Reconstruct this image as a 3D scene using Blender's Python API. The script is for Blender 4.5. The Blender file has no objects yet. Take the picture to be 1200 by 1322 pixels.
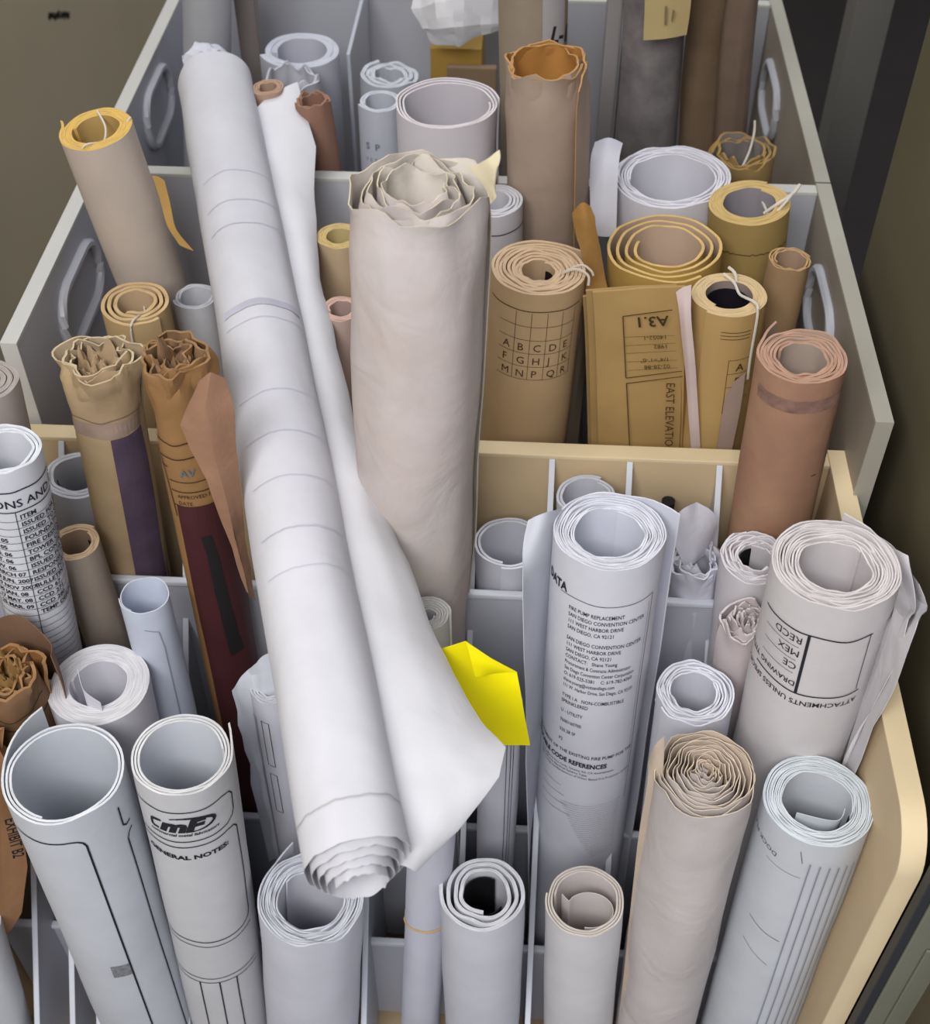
import bpy, bmesh, math, random
from mathutils import Vector, Matrix, noise
C = bpy.context.scene.collection
PI = math.pi
random.seed(7)

# ---------------------------------------------------------------- camera, world, lights
H = 1.75                      # camera height
FPX = 1655.0
PITCH = math.radians(46); YAW = math.radians(3.1)
cam_d = bpy.data.cameras.new('camera'); cam = bpy.data.objects.new('camera', cam_d); C.objects.link(cam)
cam_d.sensor_fit = 'HORIZONTAL'; cam_d.sensor_width = 36; cam_d.lens = FPX/1200*36
cam.location = (0, 0, H); cam.rotation_euler = (PI/2-PITCH, 0, YAW)
cam_d.clip_start = .05
cam_d.dof.use_dof = True; cam_d.dof.focus_distance = 1.12; cam_d.dof.aperture_fstop = 9.0
sc = bpy.context.scene; sc.camera = cam
sc.view_settings.view_transform = 'Standard'; sc.view_settings.look = 'None'
sc.view_settings.gamma = 1; sc.view_settings.exposure = 0.72
w = bpy.data.worlds.new('world'); sc.world = w; w.use_nodes = True
w.node_tree.nodes['Background'].inputs[0].default_value = (.93, .94, 1, 1)
w.node_tree.nodes['Background'].inputs[1].default_value = .40

def area(name, loc, target, sx, sy, power, col):
    l = bpy.data.lights.new(name, 'AREA'); l.shape = 'RECTANGLE'; l.size = sx; l.size_y = sy
    l.energy = power; l.color = col
    o = bpy.data.objects.new(name, l); C.objects.link(o); o.location = loc
    o.rotation_euler = (Vector(target)-Vector(loc)).to_track_quat('-Z', 'Y').to_euler()
    return o
area('ceiling_lamp_light', (-.55, -.75, 2.65), (-.05, .8, .75), 1.5, .8, 33, (1, .98, .97))
area('far_lamp_light', (-.9, 2.4, 3.1), (-.2, 1.2, .8), 1.3, .6, 16, (.95, .97, 1))

# ---------------------------------------------------------------- helpers
RM = Matrix.Rotation(YAW, 3, 'Z') @ Matrix.Rotation(PI/2-PITCH, 3, 'X')
def ray(px, py): return RM @ Vector(((px-600)/FPX, -(py-661)/FPX, -1))
def PY(px, py, Y): r = ray(px, py); v = r*(Y/r.y); return Vector((v.x, v.y, v.z+H))
def PD(px, py, D): v = ray(px, py)*D; return Vector((v.x, v.y, v.z+H))

def lin(h):
    if isinstance(h, tuple): return h
    c = [int(h[i:i+2], 16)/255 for i in (0, 2, 4)]
    return tuple(x/12.92 if x <= .04045 else ((x+.055)/1.055)**2.4 for x in c)
_m = {}
def mat(hexc, rough=.75, mott=.10, mscale=14, bump=.0, bscale=60, spec=.25, second=None, name='paper'):
    key = (hexc, rough, mott, mscale, bump, bscale, second)
    if key in _m: return _m[key]
    m = bpy.data.materials.new(name + '_' + hexc); m.use_nodes = True; nt = m.node_tree; N = nt.nodes; L = nt.links
    b = N['Principled BSDF']; b.inputs['Roughness'].default_value = rough
    b.inputs['Specular IOR Level'].default_value = spec
    c = lin(hexc)
    tc = N.new('ShaderNodeTexCoord')
    if mott:
        n1 = N.new('ShaderNodeTexNoise'); n1.inputs['Scale'].default_value = mscale; n1.inputs['Detail'].default_value = 6
        n1.inputs['Roughness'].default_value = .6
        L.new(tc.outputs['Object'], n1.inputs['Vector'])
        r = N.new('ShaderNodeValToRGB'); r.color_ramp.elements[0].position = .3; r.color_ramp.elements[1].position = .7
        d = lin(second) if second else tuple(x*(1-mott*1.6) for x in c)
        r.color_ramp.elements[0].color = (*d, 1)
        r.color_ramp.elements[1].color = (*[min(1, x*(1+mott*.4)) for x in c], 1)
        L.new(n1.outputs['Fac'], r.inputs['Fac']); L.new(r.outputs['Color'], b.inputs['Base Color'])
    else: b.inputs['Base Color'].default_value = (*c, 1)
    if bump:
        n2 = N.new('ShaderNodeTexNoise'); n2.inputs['Scale'].default_value = bscale; n2.inputs['Detail'].default_value = 5
        n2.inputs['Distortion'].default_value = .6
        L.new(tc.outputs['Object'], n2.inputs['Vector'])
        bp = N.new('ShaderNodeBump'); bp.inputs['Strength'].default_value = bump; bp.inputs['Distance'].default_value = .004
        L.new(n2.outputs['Fac'], bp.inputs['Height']); L.new(bp.outputs['Normal'], b.inputs['Normal'])
    _m[key] = m
    return m
INK = lambda: mat('26262c', .6, 0, name='ink')

def mesh_obj(name, verts, faces, mats, parent=None, mi=None, smooth=True, sharp=38, loc=None):
    me = bpy.data.meshes.new(name)
    me.from_pydata([tuple(v) for v in verts], [], faces)
    for m in (mats if isinstance(mats, (list, tuple)) else [mats]): me.materials.append(m)
    if mi: me.polygons.foreach_set('material_index', mi)
    if smooth:
        me.polygons.foreach_set('use_smooth', [True]*len(faces))
        me.set_sharp_from_angle(angle=math.radians(sharp))
    me.update()
    o = bpy.data.objects.new(name, me); C.objects.link(o)
    if parent: o.parent = parent
    if loc is not None: o.location = loc
    return o
def tag(o, label, cat, group=None):
    o['label'] = label; o['category'] = cat
    if group: o['group'] = group
    return o
def empty(name, loc, label, cat, group=None):
    o = bpy.data.objects.new(name, None); C.objects.link(o); o.location = loc; o.empty_display_size = .05
    return tag(o, label, cat, group)
def local(parent, verts):
    l = parent.location
    return [Vector(v)-l for v in verts]

def boxes_obj(name, bxs, m, parent=None, bevel=.0015):
    """bxs: list of (x0,x1,y0,y1,z0,z1) or 8-vert lists, world coordinates"""
    bm = bmesh.new()
    for b in bxs:
        if len(b) == 6:
            x0, x1, y0, y1, z0, z1 = b
            vs = [(x0,y0,z0),(x1,y0,z0),(x1,y1,z0),(x0,y1,z0),(x0,y0,z1),(x1,y0,z1),(x1,y1,z1),(x0,y1,z1)]
        else: vs = b
        v = [bm.verts.new(Vector(p)-(parent.location if parent else Vector())) for p in vs]
        for f in ((3,2,1,0),(4,5,6,7),(0,1,5,4),(1,2,6,5),(2,3,7,6),(3,0,4,7)): bm.faces.new([v[i] for i in f])
    bmesh.ops.recalc_face_normals(bm, faces=bm.faces)
    if bevel: bmesh.ops.bevel(bm, geom=list(bm.edges), offset=bevel, segments=2, affect='EDGES', profile=.6)
    me = bpy.data.meshes.new(name); bm.to_mesh(me); bm.free(); me.materials.append(m)
    o = bpy.data.objects.new(name, me); C.objects.link(o)
    if parent: o.parent = parent
    return o

def tube(pts, rad, n=6, closed=False):
    vs, fs = [], []
    k = len(pts)
    for i, p in enumerate(pts):
        a = pts[(i-1) % k] if (closed or i > 0) else p
        b = pts[(i+1) % k] if (closed or i < k-1) else p
        t = (b-a).normalized(); u = t.orthogonal().normalized()
        ref = Vector((.3, .2, .93)); u = (ref-t*ref.dot(t)).normalized(); v = t.cross(u)
        for j in range(n):
            an = 2*PI*j/n; vs.append(p+u*math.cos(an)*rad+v*math.sin(an)*rad)
    for i in range(k if closed else k-1):
        for j in range(n):
            i2 = (i+1) % k
            fs.append((i*n+j, i*n+(j+1) % n, i2*n+(j+1) % n, i2*n+j))
    if not closed:
        fs.append(tuple(range(n-1, -1, -1))); fs.append(tuple((k-1)*n+j for j in range(n)))
    return vs, fs
def smooth_pts(pts, n=6):
    out = []
    for i in range(len(pts)-1):
        p0 = pts[max(i-1, 0)]; p1 = pts[i]; p2 = pts[i+1]; p3 = pts[min(i+2, len(pts)-1)]
        for k in range(n):
            t = k/n
            out.append(.5*((2*p1)+(p2-p0)*t+(2*p0-5*p1+4*p2-p3)*t*t+(3*p1-p0-3*p2+p3)*t**3))
    out.append(pts[-1]); return out

def linear_pts(pts, n=6):
    return [pts[i].lerp(pts[i+1], k/n) for i in range(len(pts)-1) for k in range(n)]+[pts[-1]]

# glyphs: text turned into triangles once, then wrapped on sheets
_tc = {}
def glyphs(s, size, bold=0, shear=0, align='LEFT'):
    key = (s, size, bold, shear, align)
    if key in _tc: return _tc[key]
    cu = bpy.data.curves.new('t', 'FONT'); cu.body = s; cu.size = size; cu.offset = bold*size; cu.shear = shear
    cu.align_x = align; cu.resolution_u = 2; cu.fill_mode = 'FRONT'
    o = bpy.data.objects.new('t', cu); C.objects.link(o)
    dg = bpy.context.evaluated_depsgraph_get(); me = o.evaluated_get(dg).to_mesh()
    vs = [(v.co.x, v.co.y) for v in me.vertices]; fs = [tuple(p.vertices) for p in me.polygons]
    o.evaluated_get(dg).to_mesh_clear(); bpy.data.objects.remove(o); bpy.data.curves.remove(cu)
    _tc[key] = (vs, fs); return vs, fs

class Print:
    """flat page drawing in metres; x right, y up"""
    def __init__(s): s.v = []; s.f = []
    def text(s, t, x, y, size, rot=0, bold=0, shear=0, align='LEFT', sx=1, fit=0):
        vs, fs = glyphs(t, size, bold, shear, align)
        if fit: sx = fit/max(v[0] for v in vs)
        o = len(s.v); c, n = math.cos(rot), math.sin(rot)
        s.v += [(x+c*a*sx-n*b, y+n*a*sx+c*b) for a, b in vs]; s.f += [tuple(i+o for i in f) for f in fs]; return s
    def line(s, pts, w, closed=False):
        if closed: pts = list(pts)+[pts[0]]
        for (x0, y0), (x1, y1) in zip(pts[:-1], pts[1:]):
            L = math.hypot(x1-x0, y1-y0)
            if L < 1e-6: continue
            if w > .0036:
                m_ = int(w/.003)+1; ox, oy = -(y1-y0)/L, (x1-x0)/L
                for k in range(m_):
                    d = -w/2+w*(k+.5)/m_; s.line([(x0+ox*d, y0+oy*d), (x1+ox*d, y1+oy*d)], w/m_*1.02)
                continue
            nx, ny = -(y1-y0)/L*w/2, (x1-x0)/L*w/2; n = max(1, int(L/.004)); o = len(s.v)
            for i in range(n+1):
                t = i/n; x = x0+(x1-x0)*t; y = y0+(y1-y0)*t
                s.v += [(x+nx, y+ny), (x-nx, y-ny)]
            for i in range(n): s.f.append((o+2*i, o+2*i+1, o+2*i+3, o+2*i+2))
        return s
    def rrect(s, x0, y0, x1, y1, w, r=.006):
        pts = []
        for cx, cy, a0 in ((x1-r, y1-r, 0), (x0+r, y1-r, 90), (x0+r, y0+r, 180), (x1-r, y0+r, 270)):
            for k in range(6):
                a = math.radians(a0+k*18); pts.append((cx+r*math.cos(a), cy+r*math.sin(a)))
        return s.line(pts, w, True)
    def fill(s, x0, y0, x1, y1):
        nx = max(1, int(abs(x1-x0)/.004)); ny = max(1, int(abs(y1-y0)/.02)); o = len(s.v)
        for j in range(ny+1):
            for i in range(nx+1): s.v.append((x0+(x1-x0)*i/nx, y0+(y1-y0)*j/ny))
        for j in range(ny):
            for i in range(nx):
                a = o+j*(nx+1)+i; s.f.append((a, a+1, a+nx+2, a+nx+1))
        return s

ROLLS = []
def edge_mat(hexc):
    """cut edges of many stacked sheets: fine lines along the sheet"""
    key = ('edge', hexc)
    if key in _m: return _m[key]
    m = bpy.data.materials.new('paper_edge_'+hexc); m.use_nodes = True; nt = m.node_tree; N = nt.nodes; L = nt.links
    b = N['Principled BSDF']; b.inputs['Roughness'].default_value = .85; b.inputs['Specular IOR Level'].default_value = .1
    uv = N.new('ShaderNodeUVMap'); mp = N.new('ShaderNodeMapping'); mp.inputs['Scale'].default_value = (1.6, .55, 1)
    n = N.new('ShaderNodeTexNoise'); n.inputs['Scale'].default_value = 1; n.inputs['Detail'].default_value = 3
    r = N.new('ShaderNodeValToRGB'); c = lin(hexc)
    r.color_ramp.elements[0].position = .34; r.color_ramp.elements[1].position = .56
    r.color_ramp.elements[0].color = (*[x*.7 for x in c], 1); r.color_ramp.elements[1].color = (*[min(1, x*1.06) for x in c], 1)
    bp = N.new('ShaderNodeBump'); bp.inputs['Strength'].default_value = .5; bp.inputs['Distance'].default_value = .001
    L.new(uv.outputs[0], mp.inputs[0]); L.new(mp.outputs[0], n.inputs['Vector']); L.new(n.outputs['Fac'], r.inputs[0])
    L.new(r.outputs[0], b.inputs['Base Color']); L.new(n.outputs['Fac'], bp.inputs['Height']); L.new(bp.outputs[0], b.inputs['Normal'])
    _m[key] = m; return m
class Roll:
    def __init__(s, name, label, A, F, R, rin, turns=4, fill=.7, th0=-160, hand=1, tele=0, jag=.001, crumple=0, cl=.03,
                 dent=.0006, mo='d4d4da', mi=None, me=None, flare=0, flang=60, squash=0, sqa=0, seed=0, group=None,
                 cat='paper roll', bump=.12, bscale=45, mott=.06, bottom_tele=0, second=None, empty_root=True, wob=0, seg=44, rough=.75, loose=False, collar=0, taper=0):
        s.A = Vector(A); s.F = Vector(F); s.R = R; s.rin = rin; s.turns = turns; s.seed = seed*13.7
        s.w = (s.F-s.A).normalized(); s.L = (s.F-s.A).length
        X = Vector((1, 0, 0)); s.u = (X-s.w*X.dot(s.w)).normalized()
        s.b = s.u.cross(s.w); s.b = s.b if s.b.y > 0 or abs(s.b.y) < .01 else -s.b
        s.th0 = math.radians(th0); s.hand = hand; s.tele = tele; s.jag = jag; s.crumple = crumple; s.cl = cl
        s.dent = dent; s.flare = flare; s.fl = math.radians(flang) if flare else 0; s.squash = squash; s.sqa = math.radians(sqa)
        s.bt = bottom_tele; s.wob = wob; s.collar = collar; s.taper = taper
        s.tot = 2*PI*turns; s.pitch = (R-rin)/turns; s.t = s.pitch*(fill if loose else (.62+.38*fill if turns >= 4 else .45+.55*fill))
        group = group or ('rolls standing in the front cream bin' if s.F.y < .955 else 'rolls standing in the middle grey bin' if s.F.y < 1.3 else 'rolls standing in the rear grey bin')
        if name == 'long_paper_roll': group = None
        s.root = empty(name, s.F, label, cat, group); ROLLS.append(s)
        mi = mi or mo; me = me or mo
        fill_ = fill
        s.mats = [mat(mo, rough, mott, 12, bump, bscale, second=second), mat(mi, rough, mott*.6, 12, bump, bscale), edge_mat(me)]
        # sheet ribbon
        if crumple: ss = [0, .004, .009, .015, .022, .03, .04, .052, .066, .085, .11]
        else: ss = [0, .006, .02, .045, .08]
        while ss[-1] < s.L-.08: ss.append(ss[-1]+.045)
        ss.append(s.L)
        n = int(seg*turns + (seg*s.fl/(2*PI))); phis = [-s.fl + (s.tot+s.fl)*i/n for i in range(n+1)]
        V, Fc, MI = [], [], []
        m = len(ss)
        for p in phis:
            for layer in (0, 1):
                for q in ss: V.append(s.pt(p, q, layer*s.t, edge=True)-s.F)
        def ix(i, l, j): return (i*2+l)*m+j
        flip = hand > 0
        def quad(a, b, c, d, k): Fc.append((a, b, c, d) if flip else (d, c, b, a)); MI.append(k)
        for i in range(n):
            for j in range(m-1):
                quad(ix(i,0,j+1), ix(i+1,0,j+1), ix(i+1,0,j), ix(i,0,j), 0)
                quad(ix(i,1,j), ix(i+1,1,j), ix(i+1,1,j+1), ix(i,1,j+1), 1)
            quad(ix(i,0,0), ix(i+1,0,0), ix(i+1,1,0), ix(i,1,0), 2)
            quad(ix(i,1,m-1), ix(i+1,1,m-1), ix(i+1,0,m-1), ix(i,0,m-1), 2)
        for i in (0, n):
            for j in range(m-1):
                a = (ix(i,0,j), ix(i,1,j), ix(i,1,j+1), ix(i,0,j+1))
                if (i == 0) != flip: a = a[::-1]
                Fc.append(a); MI.append(2)
        s.obj = mesh_obj('rolled_sheets', V, Fc, s.mats, s.root, MI, sharp=(38 if not crumple else 32))
        uvl = s.obj.data.uv_layers.new(name='UVMap')
        vuv = []
        for p in phis:
            for layer in (0, 1): vuv += [((s.rad(p, 0)-layer*s.t)*1000, p*3)]*m
        buf = [0.0]*(2*len(s.obj.data.loops)); k = 0
        for l in s.obj.data.loops: buf[k], buf[k+1] = vuv[l.vertex_index]; k += 2
        uvl.data.foreach_set('uv', buf)
    def rad(s, p, q):
        r = s.R - s.pitch*p/(2*PI) if p >= 0 else s.R + s.flare*(-p/s.fl)**1.7
        return r
    def pt(s, p, q, inset=0, edge=False):
        th = s.th0 + s.hand*p
        r = s.rad(p, q); turn = p/(2*PI)
        sd = s.seed
        c, n = math.cos(th), math.sin(th)
        if s.wob and p > 0: r += s.pitch*s.wob*noise.noise(Vector((c*1.2, n*1.2, sd+turn*.4)))*min(1, turn)*.7
        if s.dent: r += s.dent*noise.noise(Vector((c*1.6+sd, n*1.6, q*9)))*2
        qq = q
        f0 = 1-q/s.L
        if s.crumple:
            e = math.exp(-q/s.cl)
            a = noise.noise(Vector((c*1.3+sd, n*1.3+turn*.6, q*22+turn*.5)))*1.3 + .30*noise.noise(Vector((c*3.2+sd, n*3.2+turn*2, q*75)))
            r += s.crumple*a*e - s.crumple*.2*e + s.collar*math.exp(-(q/.035)**2)
        jg = s.jag*(1 if s.crumple else .6)*(noise.noise(Vector((c*1.9+sd, n*1.9, turn*1.3)))*1.6 + (.3*noise.noise(Vector((c*4, n*4+sd, turn*2))) if s.jag > .002 else 0))
        top = s.tele*p/s.tot + jg*math.exp(-q/.035)
        bot = s.bt*max(p, 0)/s.tot + (s.jag*1.0*noise.noise(Vector((c*5.1+sd, n*5.1, turn*1.7+9))) if s.bt else 0)
        qq = q + top*f0 + bot*(q/s.L)
        if s.taper: r *= 1-s.taper*q/s.L
        r -= inset
        x, y = c*r, n*r
        if s.squash:
            ca, sa = math.cos(s.sqa), math.sin(s.sqa)
            a = x*ca+y*sa; bb = -x*sa+y*ca
            a *= 1+s.squash; bb *= 1-s.squash
            x, y = a*ca-bb*sa, a*sa+bb*ca
        return s.A + s.w*qq + s.u*x + s.b*y
    def surf(s, th, q, off):
        p = ((th-s.th0)*s.hand) % (2*PI)
        if s.fl and p > 2*PI-s.fl: p -= 2*PI
        return s.pt(p, q, -off)
    def put(s, pr, m=None, th=-90, q=0, off=.0007, name='printing', label=None, R=None):
        """page origin at angle th (deg), q metres below the top edge"""
        t0 = math.radians(th); R = R or s.R
        V = [s.surf(t0 + x/R, q - y, off)-s.F for x, y in pr.v]
        o = mesh_obj(name, V, pr.f, m or INK(), s.root, smooth=False)
        if label: o['label'] = label
        return o
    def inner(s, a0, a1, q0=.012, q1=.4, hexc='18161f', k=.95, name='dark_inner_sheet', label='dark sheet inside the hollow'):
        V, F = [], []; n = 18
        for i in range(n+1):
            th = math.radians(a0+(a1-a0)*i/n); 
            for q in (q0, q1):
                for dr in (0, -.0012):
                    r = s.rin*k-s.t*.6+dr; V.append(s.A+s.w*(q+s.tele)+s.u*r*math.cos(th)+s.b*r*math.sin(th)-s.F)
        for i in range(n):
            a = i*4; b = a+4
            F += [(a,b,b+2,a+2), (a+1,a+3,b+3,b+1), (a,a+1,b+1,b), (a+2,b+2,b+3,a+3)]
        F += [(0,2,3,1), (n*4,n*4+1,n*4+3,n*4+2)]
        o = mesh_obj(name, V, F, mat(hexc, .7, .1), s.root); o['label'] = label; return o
    def wad(s, hexc, depth=.014, k=.9, seed=1, name='crumpled_inner_paper'):
        """crumpled sheet stuffed down the hollow"""
        V, F = [], []; nr, na = 9, 40; R_ = s.rin*k
        for i in range(nr+1):
            for j in range(na):
                f = i/nr; a = 2*PI*j/na; x, y = math.cos(a)*f, math.sin(a)*f
                h = .012*noise.noise(Vector((x*2.3+seed, y*2.3, seed)))*2+.006*noise.noise(Vector((x*6+seed, y*6, 3)))*2 - .012*f**3
                V.append(s.A+s.w*(depth+h)+s.u*R_*x+s.b*R_*y-s.F)
        for i in range(nr):
            for j in range(na):
                F.append((i*na+j, i*na+(j+1) % na, (i+1)*na+(j+1) % na, (i+1)*na+j))
        base = len(V)
        for j in range(na): V.append(V[nr*na+j]+s.w*.03)
        for j in range(na): F.append((nr*na+j, nr*na+(j+1) % na, base+(j+1) % na, base+j))
        return mesh_obj(name, V, F, mat(hexc, .8, .1, 30, .4, 40), s.root, sharp=16)
    def cord(s, pts, rad=.0011, hexc='cfc8bc', name='string_tie', label='thin pale string'):
        """pts: (angle deg, radius factor of R, q)"""
        P = []
        for a, rf, q in pts:
            th = math.radians(a); P.append(s.A+s.w*q+s.u*s.R*rf*math.cos(th)+s.b*s.R*rf*math.sin(th)-s.F)
        vs, fs = tube(smooth_pts(P, 5), rad)
        o = mesh_obj(name, vs, fs, mat(hexc, .8, 0), s.root); o['label'] = label; return o
    def band(s, q, rad=.0011, hexc='b89a72'):
        P = [s.pt(((math.radians(a)-s.th0)*s.hand) % (2*PI), q + .006*math.sin(math.radians(a)*1.0), -rad*.9)-s.F for a in range(0, 360, 8)]
        vs, fs = tube(P, rad, closed=True)
        mesh_obj('rubber_band', vs, fs, mat(hexc, .6, 0), s.root)

FZ = .20
def roll(name, label, top, q, Y, Yb, rx, hole=.6, zf=FZ, D=None, **k):
    """top: image point of the top centre, q: a second image point on the axis, Y depth of the top, Yb depth at the foot"""
    A = PY(*top, Y); Ac = A-Vector((0, 0, H)); rq = ray(*q)
    n = Ac.cross(rq); z = zf-H
    F = Vector((-(n.y*Yb+n.z*z)/n.x, Yb, zf))
    Dd = -(RM.inverted() @ Ac).z
    R = rx/FPX*Dd
    return Roll(name, label, A, F, R, R*hole, seed=(top[0]+top[1])/37.0, **k)

def sheet(parent, rows, m, name='loose_sheet', label=None, nu=8, nv=4, bulge=0, wave=.0015, thick=.0006, seed=0, sharp=45, ws=14, la=False, ld=False):
    """rows: list of lists of world points across; smoothed both ways; gets real thickness"""
    G = [(linear_pts if la else smooth_pts)([Vector(p) for p in r], nu) for r in rows]
    cols = len(G[0])
    tmp = [(linear_pts if ld else smooth_pts)([g[c] for g in G], nv) for c in range(cols)]
    nr = len(tmp[0])
    P = [[tmp[c][r] for c in range(cols)] for r in range(nr)]
    V = []
    Nn = [[None]*cols for _ in range(nr)]
    for r in range(nr):
        for c in range(cols):
            a = P[r][min(c+1, cols-1)]-P[r][max(c-1, 0)]; b = P[min(r+1, nr-1)][c]-P[max(r-1, 0)][c]
            nn = a.cross(b); Nn[r][c] = nn.normalized() if nn.length > 1e-9 else Vector((0, -1, 0))
    for side in (0, 1):
        for r in range(nr):
            for c in range(cols):
                p = P[r][c]; d = wave*(noise.noise(p*ws+Vector((seed, 0, 0)))*2+noise.noise(p*ws*3)*.5)
                d += bulge*math.sin(PI*c/(cols-1))
                V.append(p+Nn[r][c]*(d+side*thick)-parent.location)
    F = []; o = nr*cols
    for r in range(nr-1):
        for c in range(cols-1):
            a = r*cols+c; F.append((a, a+1, a+cols+1, a+cols)); F.append((o+a, o+a+cols, o+a+cols+1, o+a+1))
    for r in range(nr-1):
        for c in (0, cols-1):
            a = r*cols+c; F.append((a, a+cols, o+a+cols, o+a))
    for c in range(cols-1):
        for r in (0, nr-1):
            a = r*cols+c; F.append((a, o+a, o+a+1, a+1))
    ob = mesh_obj(name, V, F, m, parent, sharp=sharp)
    if label: ob['label'] = label
    return ob, P, Nn

# ---------------------------------------------------------------- the room
def structure(o): o['kind'] = 'structure'; return o
structure(boxes_obj('floor', [(-2.5, 2.5, -1.2, 5.3, -.05, 0)], mat('2e2b29', .7, .1, 6), bevel=0))
wl = structure(boxes_obj('wall_left', [(-.98, -.95, -.5, 5.2, 0, 2.6)], mat('b3a78c', .6, .05, 3, .05, 150), bevel=0))
structure(boxes_obj('wall_back', [(-2.2, 2.4, 5.2, 5.25, 0, 3)], mat('3c322c', .8, .05, 5), bevel=0))
# scuff on the left wall
def on_plane_x(px, py, X): r = ray(px, py); v = r*(X/r.x); return Vector((v.x, v.y, v.z+H))
sp = [on_plane_x(64+i*4, 21+random.uniform(-2, 1), -.9495) for i in range(7)]
V, F = [], []
for i, p in enumerate(sp):
    o = len(V)
    for k in range(8):
        a = k*PI/4; V.append(p+Vector((0, math.cos(a)*.014*random.uniform(.6, 1.1), math.sin(a)*.008*random.uniform(.5, 1.2))))
    for v in V[-8:]: v.x = -.9493-.0001*i
    F.append(tuple(range(o, o+8)))
mesh_obj('scuff', V, F, mat('1b1816', .9, 0), wl, smooth=False)

# ---------------------------------------------------------------- drawer bins
XL, XR = -.505, .313
XL2, XR2 = -.492, .329
ZR = H-.79; ZF = H-.885
grey = mat('b2b4bc', .5, .04, 5, name='laminate'); rimm = mat('c4c4bf', .45, .03, 8, name='edge_band')
cream = mat('d0b995', .5, .05, 6, .03, 200, name='laminate'); creamrim = mat('e2cfa9', .4, .04, 8, name='edge_band')
T = .018
def stadium(cx, y0, y1, z0, z1, skew=0):
    r = (z1-z0)/2; cz = (z0+z1)/2; pts = []
    for k in range(10): a = PI/2-PI*k/9; pts.append(Vector((cx, y1-r+r*math.cos(a), cz+r*math.sin(a))))
    for k in range(10): a = -PI/2-PI*k/9; pts.append(Vector((cx, y0+r+r*math.cos(a), cz+r*math.sin(a))))
    return pts
def bin_(label, y0, y1, zr, body, rim, front=False, handles=(), XL=XL, XR=XR, T=.018, yr=None):
    rt = empty('drawer_bin', ((XL+XR)/2, (y0+y1)/2, 0.06), label, 'drawer', 'stepped drawer bins')
    zb = FZ-.012
    def prof(r, e, y0):
        pts = [(y1+e, zr+e*2)]
        if r:
            for k in range(9):
                an = PI/2+PI/2*k/8; pts.append((y0+r+(r+e)*math.cos(an), zr-r+(r+e)*math.sin(an)))
        else: pts.append((y0-e, zr+e*2))
        return pts
    def ext(name, poly, x0, x1, m, par):
        n = len(poly); vs = [Vector((x, y, z))-rt.location for x in (x0, x1) for y, z in poly]
        fs = [tuple(range(n-1, -1, -1)), tuple(range(n, 2*n))]+[(i, (i+1) % n, n+(i+1) % n, n+i) for i in range(n)]
        return mesh_obj(name, vs, fs, m, par, sharp=30)
    def side(x0, x1, y0):
        r = .045 if front else 0
        P0 = prof(r, 0, y0); P1 = prof(r, .0015, y0)
        p = ext('side_panel', P0+[(y0, .06), (y1, .06)], x0, x1, body if (front or x0 < 0) else mat('93897b', .55, .04, 5, name='laminate'), rt)  # right panels of grey bins: dim warm light put into a taupe colour
        low = [(y0, .06)] if front else [(y0, .1)]
        ext('edge_band', P1+[(y0-.0015, .06), (y0+.0005, .06)]+[(a+(.0004 if i else 0), b-.0005) for i, (a, b) in reversed(list(enumerate(P0)))], x0-.0008, x1+.0008, rim if (front or x0 < 0) else mat('a8a598', .45, .03, 8, name='edge_band'), p)  # right-hand edge band darkened too, weaker light put into its colour
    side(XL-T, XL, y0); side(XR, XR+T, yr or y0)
    b = boxes_obj('back_panel', [(XL, XR, y1-T, y1, .06, zr-.004)], body, rt)
    e = boxes_obj('edge_band', [(XL, XR, y1-T-.0006, y1+.0006, zr-.005, zr)], rim, b, .001); e.location = -rt.location
    boxes_obj('bottom_panel', [(XL, XR, y0, y1-T, zb-.014, zb)], body, rt)
    if front: boxes_obj('front_panel', [(XL, XR, y0, y0+T, .06, front)], body, rt)
    for (x, hy0, hy1, hz0, hz1) in handles:
        vs, fs = tube(stadium(x, hy0, hy1, hz0, hz1), .0058, 8, True)
        mesh_obj('grip_ring', local(rt, vs), fs, mat('b4b6bd', .35, 0, name='plastic'), rt)
    return rt
# grip positions from where the rings stand
g3 = (XL2+.003, 1.475, 1.607, ZR-.093, ZR-.022)
g2 = (XL2+.003, 1.072, 1.212, ZR-.103, ZR-.032)
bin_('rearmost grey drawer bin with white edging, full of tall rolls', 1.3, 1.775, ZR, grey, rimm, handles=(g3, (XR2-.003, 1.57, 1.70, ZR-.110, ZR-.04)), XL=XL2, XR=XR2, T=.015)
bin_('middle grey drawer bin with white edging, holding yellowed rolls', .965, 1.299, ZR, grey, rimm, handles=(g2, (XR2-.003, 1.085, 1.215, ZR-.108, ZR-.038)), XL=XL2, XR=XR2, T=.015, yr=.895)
mb = bin_('front cream drawer bin with rounded corner, lower than the bins behind', .515, .955, ZF, cream, creamrim, front=.16, XL=-.565)
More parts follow.
